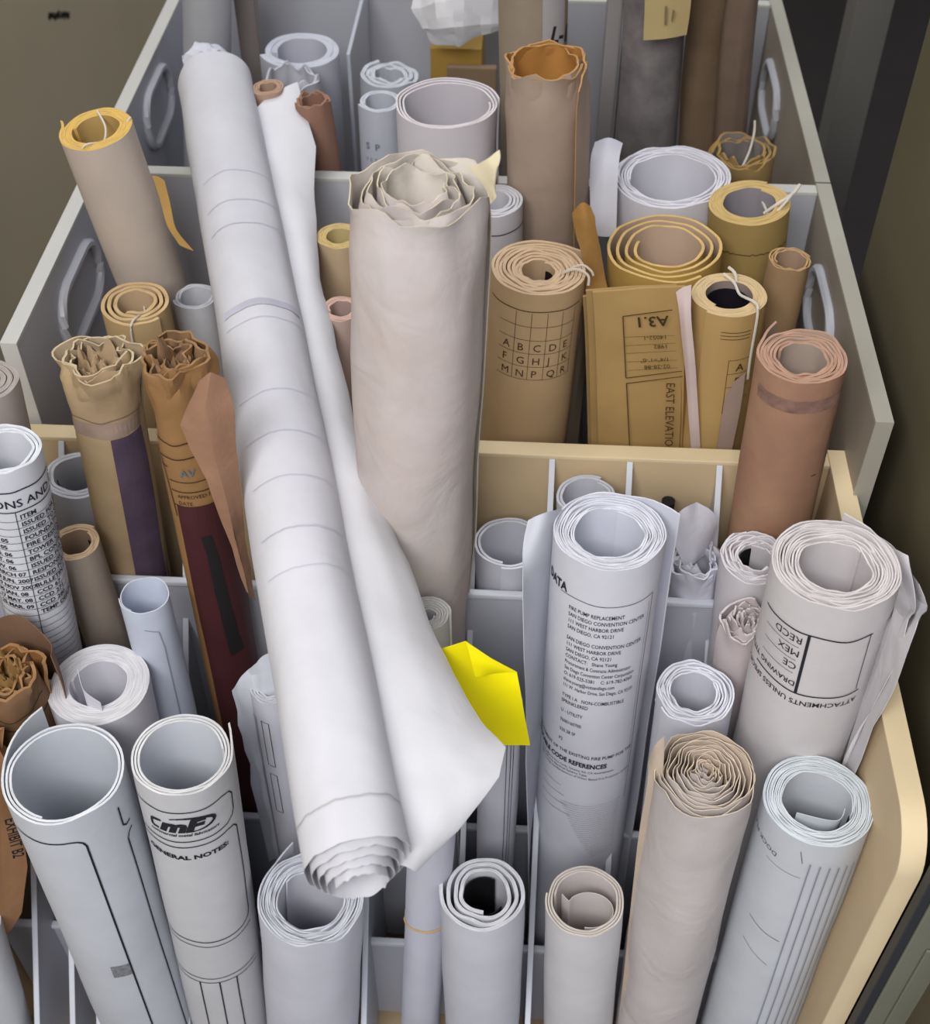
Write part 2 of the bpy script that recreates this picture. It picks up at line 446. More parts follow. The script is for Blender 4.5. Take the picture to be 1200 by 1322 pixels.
# divider rack of white metal inside the front bin
rackm = mat('b9bcc6', .4, .02, 8, name='white_metal')
rack = empty('divider_rack', (-.08, .73, FZ), 'white metal divider rack with sloping partitions inside the front cream bin', 'divider')
def hz(Y): return .90 + 1.35*(.93-Y)
def xat(px, py):   # where the ray meets the slope of the partitions
    Y = .93
    for _ in range(40):
        p = PY(px, py, Y); h = H-p.z; Y += (h-hz(Y))*-.3 if h > hz(Y) else (hz(Y)-h)*.3
    return p.x
divx = [PY(80, 585, .93).x, PY(712, 607, .93).x, PY(812, 612, .93).x, PY(928, 614, .93).x]
divx += [xat(45, 1180), xat(128, 1300), xat(242, 1290), xat(471, 1250), xat(608, 775), xat(795, 1290)]
dx = sorted(divx); dx = [x for i, x in enumerate(dx) if i == 0 or x-dx[i-1] > .02]
for x in dx:
    a, b, t = .936, .535, .0012
    vs = [(x-t, a, FZ), (x+t, a, FZ), (x+t, b, FZ), (x-t, b, FZ), (x-t, a, H-hz(a)), (x+t, a, H-hz(a)), (x+t, b, H-hz(b)), (x-t, b, H-hz(b))]
    d = boxes_obj('partition', [[Vector(v) for v in vs]], rackm, rack, 0)
    vs = [Vector(v) for v in vs]; t2 = .0018
    r = [(x-t-t2, a, H-hz(a)-.001), (x+t+t2, a, H-hz(a)-.001), (x+t+t2, b, H-hz(b)-.001), (x-t-t2, b, H-hz(b)-.001),
         (x-t-t2, a, H-hz(a)+.003), (x+t+t2, a, H-hz(a)+.003), (x+t+t2, b, H-hz(b)+.003), (x-t-t2, b, H-hz(b)+.003)]
    e = boxes_obj('rolled_edge', [[Vector(v) for v in r]], mat('ced2da', .35, 0), d, .0006); e.location = -rack.location
for Y, px, py in ((.83, 640, 765), (.745, 320, 1052), (.645, 30, 1190)):
    zt = PY(px, py, Y).z
    d = boxes_obj('cross_partition', [(-.563, XR-.002, Y-.0015, Y+.0015, FZ, zt-.003)], rackm, rack, 0)
    e = boxes_obj('rolled_edge', [(-.563, XR-.002, Y-.004, Y+.004, zt-.007, zt)], mat('ced2da', .35, 0), d, .002); e.location = -rack.location

# ---------------------------------------------------------------- cabinets and posts at the right
cab = empty('tall_cabinet', (.72, 1.0, 0), 'tall olive metal cabinet standing in the dark at the far right', 'cabinet')
c1 = PY(1200, 20, 1.2)
boxes_obj('side_panel', [(c1.x, c1.x+.03, .45, 1.2, .02, 1.9)], mat('5d5743', .6, .05, 4), cab)
boxes_obj('back_panel', [(c1.x+.03, 1.35, 1.17, 1.2, .02, 1.9)], mat('3d382d', .7, .05, 4), cab)
post = tag(boxes_obj('post', [(PY(1062, 200, 1.80).x, PY(1106, 200, 1.80).x, 1.80, 1.86, 0, 1.9)], mat('6e6c68', .5, .05, 5)), 'dark grey upright post in the shadow right of the bins', 'post')
low = empty('low_cabinet', (.55, .5, 0), 'grey-green metal cabinet face beside the cream bin, bottom right corner', 'cabinet')
lx = PY(1200, 1150, .53)
boxes_obj('front_panel', [(.3415, .60, .50, .5125, .02, H-.90)], mat('77786a', .5, .04, 6), low)
boxes_obj('dark_gap_strip', [(.3325, .3405, .50, .5125, .02, H-.90)], mat('34363b', .5, .03, 6), low)  # stands in for the gap left of the panel, its shade given as colour
boxes_obj('lower_panel', [(.357, .60, .497, .4995, .02, H-1.02)], mat('77786a', .5, .04, 6), low)

# ================================================================ ROLLS
W = 'd6d6dc'; WB = 'ccd1da'
# ---- the long white roll lying across everything
DA, DB = 1.50, .88
HA = PD(277, 110, DA); HB = PD(459, 1112, DB)
hero = Roll('long_paper_roll', 'long white roll lying slantwise across all the bins, its spiral end toward the viewer', HA, HB, .0458, .020,
            turns=4.6, fill=.07, th0=60, hand=-1, tele=.0, jag=.002, dent=.0012, mo='cacad0', me='c6c4c0', loose=True, taper=.14, bottom_tele=.02, seed=3, bump=.5, bscale=11, wob=.5)
pr = Print()
L = hero.L
def q_at(py):   # distance along the hero for an image row (perspective corrected)
    t = (py-108)/(1118-108); return L*(t*DA)/(t*DA+(1-t)*DB)
for py, wd in ((262, .0008), (300, .001), (330, .001), (432, .009), (452, .0008), (545, .0008), (598, .0009), (655, .0008), (720, .0012), (770, .0008)):
    q = q_at(py)
    pr.line([(x*.004-.05, -q) for x in range(0, 24)], wd)
hero.put(pr, mat('bcbbc9', .8, .1, name='faint_ink'), th=-75, name='show_through_lines')
hero.put(Print().line([(-.06, -L+.030), (.06, -L+.032)], .0012), mat('a8a6a6', .8, 0), th=-90, name='seam_line')
ax = (HB-HA).normalized()
rowsP = [((322,150),(350,128),(384,106)), ((338,200),(372,190),(407,192)), ((352,262),(380,258),(405,262)), ((370,350),(395,348),(414,358)),
         ((388,440),(412,440),(434,450)), ((402,530),(436,540),(466,566)), ((425,640),(468,650),(507,680)), ((448,740),(500,750),(545,780)),
         ((470,850),(530,850),(586,872)), ((485,930),(560,925),(622,930)), ((495,985),(578,975),(652,966)), ((500,1030),(575,1020),(643,1004)),
         ((505,1075),(556,1072),(592,1072)), ((512,1118),(526,1122),(538,1126))]
rows = []
for i, (a, b, c) in enumerate(rowsP):
    y = a[1]; t = (y-108)/(1118-108); tt = (t*DA)/(t*DA+(1-t)*DB)
    D = DA+(DB-DA)*tt
    wid = (c[0]-a[0])/FPX*D
    rows.append([PD(*a, D+.002), PD(*b, D+.006+wid*.15), PD(*c, D+.012+wid*.30)])
sheet(hero.root, rows, mat('d6d6da', .75, .05, 10, .3, 22), 'loose_tail_sheet', 'free end of the white sheet spread out to the right', bulge=-.004, wave=.0024, ws=16, ld=True)
# small writing on the tail
def flatword(t, px, py, D, size, rot, parent, m, name='printing'):
    vs, fs = glyphs(t, size, .01)
    o = PD(px, py, D); X = RM @ Vector((1, 0, 0)); Yv = RM @ Vector((0, 1, 0)); c, n = math.cos(rot), math.sin(rot)
    return mesh_obj(name, [o+X*(c*a-n*b)+Yv*(n*a+c*b)-parent.location for a, b in vs], fs, m, parent, smooth=False)
# crumpled tuck at its far end
bm = bmesh.new(); bmesh.ops.create_icosphere(bm, subdivisions=3, radius=.026)
for v in bm.verts:
    v.co.z *= 1.0; v.co += v.co.normalized()*(.016*noise.noise(v.co*45)+.006*noise.noise(v.co*120))
me = bpy.data.meshes.new('crumpled_tip'); bm.to_mesh(me); bm.free(); me.materials.append(mat('cdd0da', .6, .05))
o = bpy.data.objects.new('crumpled_tip', me); C.objects.link(o); o.parent = hero.root; o.location = PD(270, 86, 1.515)-hero.root.location

# ---- tall centre roll
T1 = roll('paper_roll', 'tall thick cream-grey roll with torn ragged cream top, standing in the centre', (543, 244), (538, 700), .82, .80, 99, .42,
          turns=5, fill=.14, loose=True, th0=20, tele=-.003, jag=.006, crumple=.008, cl=.03, dent=.0018, mo='bfb9b8', mi='d2cbc2', me='cfc2aa', bump=.85, bscale=15, mott=.07, wob=.7, second='b9aca6')
sheet(T1.root, [[PY(612, 215, .80), PY(628, 205, .79), PY(642, 193, .79)], [PY(622, 240, .79), PY(634, 230, .785), PY(644, 214, .785)], [PY(634, 262, .79), PY(640, 255, .785), PY(643, 240, .79)]],
      mat('d2c7a8', .8, .1), 'torn_corner', 'curled torn scrap at the rim', wave=.003, ws=40)

# ---- FRONT BIN ------------------------------------------------------------
# back row
roll('paper_roll', 'taupe roll at the left edge behind the roll printed with a revision table', (-22, 490), (12, 620), .82, .82, 48, .5, turns=3, mo='a79e98')
r = roll('paper_roll', 'white roll with a wide revision table printed on it, leaning at the left edge', (4, 578), (55, 800), .745, .745, 50, .72,
         turns=3, fill=.6, th0=150, tele=.003, jag=.003, mo='cfd1d8', me='d9dde2')
pr = Print()
for k in range(26):
    pr.line([(-.06, -.056-k*.0088), (.055, -.056-k*.0088)], .0005)
for x in (-.032, .006): pr.line([(x, -.045), (x, -.285)], .0006)
pr.line([(-.06, -.022), (.055, -.022)], .0014); pr.line([(-.06, -.045), (.055, -.045)], .0012); pr.line([(-.06, -.290), (.055, -.290)], .0014); pr.line([(-.06, -.325), (.055, -.325)], .0012)
pr.text('REVISIONS AND ISSUES', -.045, -.040, .0125, bold=.01)
words = ['ITEM', 'ISSUED FOR BID', 'ISSUED TO CITY', 'FOUNDATION PKG', 'FIRE DESIGN', 'TOWER COMPL.', 'BPL CONTRACT', 'ISSUED FOR BID', 'RESPONSE TO', 'ISSUED FOR CO', 'BULLETIN 2', 'CCD 67', 'CCD 271', 'CCD 280', 'TEMP DEFLECT']
dates = ['', '', '', 'MAY. 05', 'JUN. 05', 'AUG. 06', 'SEPT. 06', 'NOV. 06', 'MARCH 07', '18 JUN. 2007', '19 NOV 2007', '30 JAN. 08', '17 MAY. 08', '25 MAR. 09', '']
for i, t in enumerate(words): pr.text(t, .009, -.0545-i*.0088, .0072, bold=.02)
for i, t in enumerate(dates): pr.text(t, -.028, -.0545-i*.0088, .0066, bold=.02)
pr.text('TMAN & AS', -.006, -.305, .011); pr.text('architects', .012, -.318, .006, bold=.02)
r.put(pr, th=-80)
r = roll('paper_roll', 'white roll with a dark slit in its hollow, behind the tan-edged small roll at left', (100, 612), (128, 760), .895, .895, 45, .72, turns=2.5, fill=.7, th0=200, mo='cdd0d8')
r.inner(200, 300, .004, .2, k=.9)
r = roll('paper_roll', 'slim taupe roll with tan rim and navy inside, at left', (98, 700), (145, 840), .80, .81, 33, .68, turns=3, fill=.85, th0=60, mo='a89b8e', mi='b09880', me='cdb391')
r.inner(-100, 60, .01, .3, '1c1a30', label='navy sheet inside the hollow')
P1 = roll('paper_roll', 'tall tan roll with a purple stripe and crumpled pale top, left of the brown roll', (128, 462), (172, 700), .86, .87, 46, .7,
          turns=3, fill=.3, th0=40, jag=.004, crumple=.012, cl=.04, tele=-.004, collar=.004, squash=.08, sqa=30, mo='b19a74', mi='ab9a80', me='c4b393', bump=.5, bscale=24, mott=.1, second='a28a6e')
P1.wad('b09878', .016); P1.put(Print().fill(-.022, -.075, .014, -.8), mat('5a4a5c', .8, .2, 30), th=-34, name='purple_stripe', label='dusky purple stripe')
P1.put(Print().line([(x*.004-.06, -.052-.002*math.sin(x*.5)) for x in range(30)], .0012), mat('75645f', .8, 0), th=-90, name='drawn_line')
P1.put(Print().fill(-.05, -.056, .045, -.074), mat('a08b7c', .8, .15, 40), th=-90, off=.0005, name='faded_strip')
P2 = roll('paper_roll', 'brown kraft roll with a maroon panel and black streak, crumpled at the top', (222, 458), (272, 720), .80, .78, 48, .6,
          turns=3, fill=.3, th0=130, hand=-1, jag=.004, crumple=.013, cl=.05, collar=.002, squash=.07, sqa=80, mo='916d45', mi='7f6449', me='967552', bump=.45, bscale=25, mott=.12, second='8c6a44')
P2.wad('8a6c50', .018, seed=5); P2.put(Print().fill(-.020, -.145, .055, -.95), mat('4a2527', .55, .12, 20), th=-80, name='maroon_panel', label='dark maroon panel')
pr = Print(); pts = [(.006, -.182), (.009, -.21), (.010, -.25), (.012, -.29), (.014, -.33), (.016, -.352)]
for i in range(5): pr.line([pts[i], pts[i+1]], .0105+.0012*i)
P2.put(pr, mat('231f22', .7, .1), th=-80, off=.0011, name='black_streak')
P2.put(Print().line([(.017, -.43), (.02, -.50)], .012), mat('231f22', .7, .1), th=-80, off=.0011, name='black_streak')
pr = Print()
for y in (-.072, -.088): pr.line([(-.07, y), (.06, y)], .0012)
pr.line([(-.06, -.1), (-.021, -.1)], .001); pr.line([(-.028, -.088), (-.022, -.16)], .0012); pr.line([(-.022, -.115), (.02, -.115)], .001)
pr.line([(-.022, -.127), (.02, -.127)], .0012); pr.text('APPROVED FOR', -.016, -.135, .006); pr.text('DATE', -.016, -.143, .006); pr.line([(-.022, -.145), (.04, -.145)], .0012)
P2.put(pr, mat('3c2a1c', .8, 0), th=-80, off=.0011)
P2.put(Print().text('AV', -.008, -.108, .012, bold=.01), mat('5b7078', .8, 0), th=-80, off=.0011, name='stencil_letters')
sheet(P2.root, [[PY(258, 492, .748), PY(272, 480, .745), PY(290, 488, .752)], [PY(234, 548, .741), PY(264, 535, .735), PY(300, 520, .748)], [PY(246, 580, .737), PY(276, 585, .732), PY(305, 580, .746)],
                [PY(268, 620, .734), PY(288, 630, .731), PY(311, 640, .744)], [PY(292, 690, .731), PY(305, 700, .730), PY(321, 715, .74)], [PY(318, 765, .73), PY(322, 768, .73), PY(329, 775, .735)]],
      mat('94715a', .75, .14, 20, .5, 30), 'torn_flap', 'torn pinkish-brown flap', wave=.0015, ws=25, la=True, ld=True)
r = roll('paper_roll', 'thin pale blue-white single-sheet roll in front of the brown roll', (186, 768), (222, 915), .735, .72, 33, .93, turns=1.15, fill=.5, th0=-165, jag=.001, mo='c3cad9', me='d5dbe6', mi='c9d2e2')
r.put(Print().line([(0, -.022), (.012, -.028), (.014, -.05), (.014, -.3)], .0011), mat('8e95a5', .8, 0), th=-85, name='sheet_edge_line')
r = roll('paper_roll', 'white roll with a very thick smooth wall and an inner curl, at left', (128, 882), (182, 1085), .68, .685, 66, .57, turns=7, fill=.97, th0=180, jag=.0004, dent=.0003, mo='d5d4dc', me='dddce0')
sheet(r.root, [[PY(98, 860, .66)+Vector((0,0,-.004)), PY(106, 888, .655)+Vector((0,0,-.004)), PY(128, 905, .65)+Vector((0,0,-.004))], [PY(103, 880, .66)+Vector((0,0,-.03)), PY(111, 906, .655)+Vector((0,0,-.03)), PY(133, 925, .65)+Vector((0,0,-.03))]], mat('cfced8', .7, .03), 'inner_curl', wave=.0005)
# brown crumpled ones at the left edge
B1 = roll('kraft_paper_roll', 'brown kraft roll with crumpled top at the left edge beside the thick-walled white roll', (4, 866), (58, 1000), .655, .65, 50, .55, turns=3, fill=.3, th0=20, jag=.004, crumple=.012, cl=.04,
          mo='84654a', mi='80592f', me='a17c55', bump=.5, bscale=22, mott=.12)
B1.wad('8f6f42', .014, seed=9); pr = Print(); pr.line([(-.05, -.035), (.05, -.03)], .001); pr.line([(-.05, -.050), (.05, -.046)], .0012)
B1.put(pr, mat('35271d', .8, 0), th=-80)
rr_ = []
for q in (-.012, .0, .03, .08, .16, .3):
    rr_.append([B1.A+B1.w*(q+.006*math.sin(a_*.05))+B1.u*B1.R*1.32*math.cos(math.radians(a_))+B1.b*B1.R*1.28*math.sin(math.radians(a_)) for a_ in range(200, -16, -24)])
rr_[0] = [p+Vector((0, 0, .004*((i*7) % 3))) for i, p in enumerate(rr_[0])]
sheet(B1.root, rr_, mat('7b5f4b', .75, .12, 20, .4, 25), 'outer_wrap', 'loose brown wrap standing behind the crumpled roll', nu=4, wave=.0015, thick=.0009)
kb = empty('kraft_envelope', PY(5, 1170, .60), 'brown kraft envelope marked EXHIBIT B2 at the left edge', 'envelope')
sheet(kb, [[PY(-60, 940, .63), PY(-10, 950, .60), PY(8, 985, .60)], [PY(-60, 1030, .62), PY(-10, 1030, .585), PY(30, 1060, .60)], [PY(-60, 1100, .61), PY(-5, 1100, .58), PY(36, 1120, .595)], [PY(-60, 1170, .60), PY(-5, 1180, .575), PY(28, 1178, .59)], [PY(-60, 1230, .60), PY(-20, 1230, .58), PY(14, 1200, .59)]],
      mat('a67c58', .75, .12, 14, .4, 25), 'envelope_face', wave=.002, thick=.012, la=True, ld=True)
vs, fs = glyphs('EXHIBIT B2', .0145, .02)
o0 = PY(6, 1058, .572); X = (PY(28, 1155, .572)-o0).normalized(); Nn_ = (ray(15, 1100)).normalized()*-1; Yv = Nn_.cross(X).normalized()
mesh_obj('printing', [o0+X*a+Yv*b-kb.location for a, b in vs], fs, INK(), kb, smooth=False)
# left front pair
A1 = roll('paper_roll', 'large white roll at bottom left with a bold rounded border line and wide open hollow', (82, 995), (155, 1200), .575, .57, 79, .87, turns=2.2, fill=.4, th0=-170, hand=1, flare=.022, flang=70,
          jag=.0015, dent=.0006, mo='c6cad1', me='dfe2e6', mi='c9ced6', tele=.002)
pr = Print()
pr.line([(-.05, -.030), (.004, -.030), (.010, -.032), (.014, -.036), (.016, -.042), (.018, -.6)], .0018)
pr.line([(.052, -.02), (.052, -.048), (.056, -.053), (.062, -.053)], .0018); pr.line([(.062, -.064), (.056, -.066), (.053, -.072), (.053, -.6)], .0018)
A1.put(pr, th=-80)
A1.put(Print().fill(-.002, -.262, .016, -.285), mat('8d8e92', .8, .3, 300), th=-80, name='grey_stamp')
A2 = roll('paper_roll', 'white roll printed with a bold black oval logo above the words GENERAL NOTES', (234, 972), (282, 1230), .59, .575, 66, .82, turns=3, fill=.5, th0=15, hand=-1, jag=.002, tele=.002, mo='c5c5c8', me='dcdcdc', mi='cfd3da', flare=.006, flang=30)
pr = Print()
pr.line([(-.05, -.026), (.040, -.026), (.049, -.029), (.053, -.036), (.053, -.060), (.050, -.067), (.042, -.071), (-.05, -.071)], .0014)
pr.line([(-.05, -.080), (.042, -.080), (.050, -.083), (.054, -.090), (.054, -.240), (.051, -.249), (.042, -.253), (-.05, -.253)], .0014)
pr.line([(-.05, -.262), (.054, -.262)], .0011); pr.line([(-.05, -.330), (.054, -.330)], .0012); pr.line([(-.05, -.339), (.054, -.339)], .0012)
pr.line([(-.012, -.339), (-.012, -.50)], .0014); pr.line([(.008, -.339), (.008, -.50)], .0014); pr.line([(.026, -.339), (.026, -.50)], .0014)
# logo: heavy slanted letters inside an open oval swoosh
pr.text('mF', -.019, -.0550, .0240, bold=.06, shear=.25, sx=1.22)
for k in range(3): pr.line([(-.019+.001*k, -.0415), (-.0265, -.043-.0005*k), (-.0275, -.050), (-.0265, -.0545), (-.0205, -.0545)], .0026)
pts = []
for k in range(15):
    a = math.radians(118-k*14); pts.append((.004+.0265*math.cos(a)*1.0, -.0455+.0105*math.sin(a)))
for i in range(14): pr.line([pts[i], pts[i+1]], .0012+.0026*math.sin(PI*(i+.5)/14))
pr.text('commercial metal fabricators', -.030, -.0620, .0056, bold=.025, shear=.2, sx=.96)
pr.text('GENERAL NOTES:', -.039, -.100, .0090, bold=.035, fit=.079)
A2.put(pr, th=-86)
r = roll('paper_roll', 'white roll with ragged many-layered rim under the spiral end of the long roll', (402, 1158), (404, 1300), .575, .56, 69, .62, turns=9, fill=.45, th0=150, jag=.006, tele=.004, mo='c9cad4', me='d2d6df', wob=.6, flare=.012, flang=35, dent=.001)
r = roll('paper_roll', 'white roll with splayed ragged sheets, half hidden under the long roll', (352, 885), (378, 1050), .70, .68, 30, .55, turns=4, fill=.4, th0=180, jag=.003, mo='c9cad2', wob=.4)
pr = Print()
for k in range(3): pr.line([(-.012-.003*k, -.03), (-.012-.003*k, -.4)], .0006)
pr.line([(-.004, -.03), (.004, -.03), (.004, -.10), (-.004, -.10)], .0007, True); pr.line([(-.004, -.115), (.004, -.115), (.004, -.18), (-.004, -.18)], .0007, True)
r.put(pr, th=-110)
for k, (dx, dy) in enumerate(((0, 0), (14, -12), (24, -22))):
    sheet(r.root, [[PY(300+dx, 888+dy, .70), PY(315+dx, 868+dy, .70), PY(333+dx, 860+dy, .70)], [PY(308+dx, 935+dy, .70-.004*k), PY(322+dx, 930, .695-.004*k), PY(342+dx, 925, .69)],
                   [PY(326+dx*.8, 1010, .70-.004*k), PY(336+dx*.8, 1005, .69-.004*k), PY(352+dx*.8, 1000, .685)], [PY(348+dx*.6, 1112, .70-.004*k), PY(358+dx*.6, 1108, .69), PY(372+dx*.6, 1105, .685)]],
          mat('c9cdd6', .7, .04, 12, .2, 30), 'splayed_sheet', wave=.003, ws=30, seed=k*5)
r = roll('paper_roll', 'slim pale roll held by a rubber band, below the long roll\'s loose tail', (558, 1060), (547, 1240), .612, .60, 32, .7, turns=3, mo='c2c4cf')
r.band(.175)
roll('paper_roll', 'slim white many-layered roll peeking out beside the foot of the tall centre roll', (552, 792), (560, 960), .735, .70, 31, .35, turns=6, fill=.6, th0=0, mo='cfd0d2', me='d9d9d6', tele=.003, jag=.001)
r = roll('paper_roll', 'slim white roll with ruled lines standing beneath the yellow note', (646, 905), (640, 1080), .69, .69, 30, .7, turns=3, mo='bfc1ca')
pr = Print()
for x in (.004, .008, .011): pr.line([(x, -.02), (x, -.5)], .0006)
r.put(pr, th=-80)
r = roll('paper_roll', 'white open roll with a curled inner sheet, left behind the fire pump roll', (656, 700), (654, 800), .875, .87, 47, .8, turns=2, fill=.4, th0=-100, mo='c8cad4', me='d9dbe4', jag=.001)
roll('paper_roll', 'small white roll against the cream panel, behind the fire pump roll', (757, 640), (755, 720), .90, .90, 40, .78, turns=2, fill=.6, th0=60, mo='c6c9d1')
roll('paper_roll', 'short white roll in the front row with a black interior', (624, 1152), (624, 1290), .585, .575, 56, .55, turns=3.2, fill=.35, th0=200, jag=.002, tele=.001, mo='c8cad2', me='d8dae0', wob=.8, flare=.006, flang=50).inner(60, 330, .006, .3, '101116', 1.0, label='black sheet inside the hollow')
r = roll('paper_roll', 'short white roll in the front row with cream rim and S-curled inner sheet', (755, 1162), (748, 1290), .585, .575, 52, .80, turns=3, fill=.5, th0=170, jag=.001, mo='cfcdd0', me='d6cdc2', mi='d4ccca')
# S curl inside
A, u, b, w_ = r.A, r.u, r.b, r.w
cv = []
for k in range(19):
    a = math.radians(150-k*14); cv.append((.004+.0225*math.cos(a), -.008+.018*math.sin(a)))
rows = [[A+w_*q+u*x+b*y for x, y in [(-.022, .008)]+cv] for q in (.004, .03, .08, .2)]
sheet(r.root, rows, mat('d2ccca', .7, .04), 'curled_inner_sheet', nu=2, wave=.0003)
# fire pump roll
FP = roll('paper_roll', 'tall white roll printed with fire pump replacement project data, right of centre', (787, 684), (765, 900), .75, .70, 74, .62, turns=10, fill=.5, th0=75, hand=1, jag=.003, tele=.004,
          mo='cccdd6', me='dcdde6', mi='cdd0dc', wob=.9, flare=.016, flang=55, dent=.0008)
pr = Print()
pr.line([(-.047, -.044), (.044, -.044), (.044, -.34)], .0007); pr.line([(.040, -.052), (.040, -.30)], .0003)
pr.text('DATA', -.067, -.0420, .0140, bold=.035, fit=.027)
_v, _f = glyphs('SAN DIEGO CONVENTION CENTER', .0066, .012); SX = .072/max(v[0] for v in _v)
S = .0066; y = -.060
lines = ['FIRE PUMP REPLACEMENT', 'SAN DIEGO CONVENTION CENTER', '111 WEST HARBOR DRIVE', 'SAN DIEGO, CA 92121', None, 'SAN DIEGO CONVENTION CENTER', '111 WEST HARBOR DRIVE', 'SAN DIEGO, CA 92121',
         'CONTACT:   Shane Young', 'Procurement & Contracts Administrator', 'San Diego Convention Center Corporation', 'O: 619-525-5381    C: 619-782-4360', 'shane.young@visitsandiego.com', '111 W. Harbor Drive, San Diego, CA 92101',
         None, 'TYPE I A   NON-COMBUSTIBLE', 'SPRINKLERED', None, 'U - UTILITY', None, '7600160700', None, '325.28 SF', None, 'P2']
for t in lines:
    if t: pr.text(t, -.037, y, S, bold=.005, sx=SX*(.86 if t[0] in 'PSOs1' and not t.isupper() else 1)); y -= .0079
    else: y -= .0062
pr.text('REPLACEMENT OF THE EXISTING FIRE PUMP FOR THE', -.078, y-.008, .0066, bold=.008, fit=.120)
pr.text('APPLICABLE CODE REFERENCES', -.084, y-.022, .0092, bold=.035, fit=.098)
for i, t in enumerate(['2013 California Fire Code, Systems 9th CA Amendments', '2013 California Electrical Systems Table', '2011 Testing and Maintenance of Water Based Fire Protection Systems']): pr.text(t, -.065, y-.030-i*.005, .0044, sx=.85)
for i in range(26): pr.line([(-.03+.0015*i, y-.085-i*.0035), (.035, y-.082-i*.0035)], .00028)
for i in range(4): pr.line([(-.055, y-.06-i*.014), (-.03+.004*i, y-.062-i*.014)], .0004)
FP.put(pr, th=-88)
sheet(FP.root, [[PY(742, 655, .80), PY(708, 660, .755), PY(682, 672, .75)], [PY(742, 690, .80), PY(700, 705, .74), PY(674, 715, .73)], [PY(738, 760, .79), PY(700, 775, .745), PY(675, 770, .71)], [PY(732, 900, .775), PY(697, 900, .735), PY(677, 890, .69)],
                [PY(724, 1080, .765), PY(692, 1080, .725), PY(680, 1075, .68)], [PY(715, 1220, .755), PY(692, 1220, .72), PY(684, 1220, .665)]], mat('c3c6d0', .75, .05, 12, .15, 30), 'loose_outer_sheet', wave=.001)
r = roll('paper_roll', 'white crumpled roll directly right behind the fire pump roll', (902, 722), (884, 860), .855, .85, 37, .6, turns=4, fill=.3, th0=30, jag=.007, crumple=.010, cl=.035, mo='cccdd8', me='dfe0ea', wob=.8)
sheet(r.root, [[PY(862, 672, .86), PY(885, 655, .87), PY(900, 648, .88)], [PY(868, 700, .85), PY(892, 690, .86), PY(925, 668, .88)], [PY(880, 730, .85), PY(900, 720, .86), PY(926, 705, .88)]], mat('d6d6e0', .7, .05, 14, .4, 30), 'torn_sheet', wave=.004, ws=30)
r = roll('paper_roll', 'white ragged roll with a black hollow in front of the reddish-brown roll', (976, 718), (954, 860), .815, .81, 47, .48, turns=8, fill=.4, th0=100, jag=.007, tele=.002, mo='cdc9cd', me='dcd8dc', wob=.9)
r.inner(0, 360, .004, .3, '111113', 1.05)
r = roll('paper_roll', 'pinkish-white ragged roll wedged against the large drawing-title roll', (964, 800), (940, 930), .752, .75, 37, .2, turns=8, fill=.4, th0=190, jag=.009, tele=.002, mo='beb3b4', me='cfc5c6', wob=.9, crumple=.004)
r = roll('paper_roll', 'small white roll with loose rings just right of the fire pump roll', (896, 893), (880, 1000), .70, .69, 52, .58, turns=6.5, fill=.3, th0=-150, jag=.005, mo='c9cad4', me='dfe1ea', wob=.8, dent=.001)
sheet(r.root, [[PY(845, 905, .70), PY(850, 893, .70), PY(856, 882, .70)], [PY(850, 935, .70), PY(858, 940, .69), PY(866, 935, .69)], [PY(842, 960, .70), PY(854, 962, .69), PY(866, 958, .69)]], mat('d6d8e0', .7, .04), 'torn_sheet', wave=.002)
# red-brown roll
R1 = roll('paper_roll', 'reddish-brown roll with frayed pinkish rim, leaning right in front of the cream panel end', (1036, 458), (1005, 620), .893, .893, 59, .55, turns=6, fill=.6, th0=150, jag=.003, tele=.004,
          mo='a68267', mi='a8988c', me='bb9580', bump=.2, mott=.1, wob=.6, second='946f5e', flare=.012, flang=40)
R1.put(Print().line([(.036, -.050), (.036, -.5)], .0008).line([(.020, -.115), (.026, -.1155)], .0015), mat('5a4140', .8, 0), th=-88, name='drawn_line')
R1.put(Print().fill(-.05, -.02, .05, -.034), mat('967568', .8, .3, 60), th=-88, off=.0005, name='purplish_smudge')
# big right roll
BR = roll('paper_roll', 'large white roll at right with a thick black grid and upside-down drawing title, ragged rim', (1078, 728), (1036, 890), .70, .68, 83, .56, turns=11, fill=.45, th0=35, hand=-1, jag=.0045, tele=.003,
          mo='c8c4c5', me='d9d3d2', mi='c9c4c6', wob=.9, bump=.35, bscale=18, dent=.0014, flare=.01, flang=40)
pr = Print()
pr.line([(-.07, -.036), (.032, -.036)], .0015); pr.line([(-.022, -.036), (-.022, -.108)], .0026); pr.line([(.030, -.036), (.030, -.105)], .0009)
pr.line([(-.07, -.108), (.034, -.108)], .0015)
for yy, t in ((-.050, 'RECD'), (-.066, 'MEX'), (-.082, 'CE')):
    pr.text(t, -.026, yy+.008, .011, rot=PI); pr.line([(-.065, yy-.004), (-.028, yy-.004)], .0005)
pr.text('DRAWING TITLE', -.024, -.095, .0085, rot=PI, bold=.01)
pr.text('ATTACHMENTS UNLESS SPECIFICALLY', .033, -.116, .0083, rot=PI, bold=.01)
BR.put(pr, th=-90)
def lim(px, py, Y, X=.306):
    p = PY(px, py, Y)
    return p if p.x < X else on_plane_x(px, py, X)
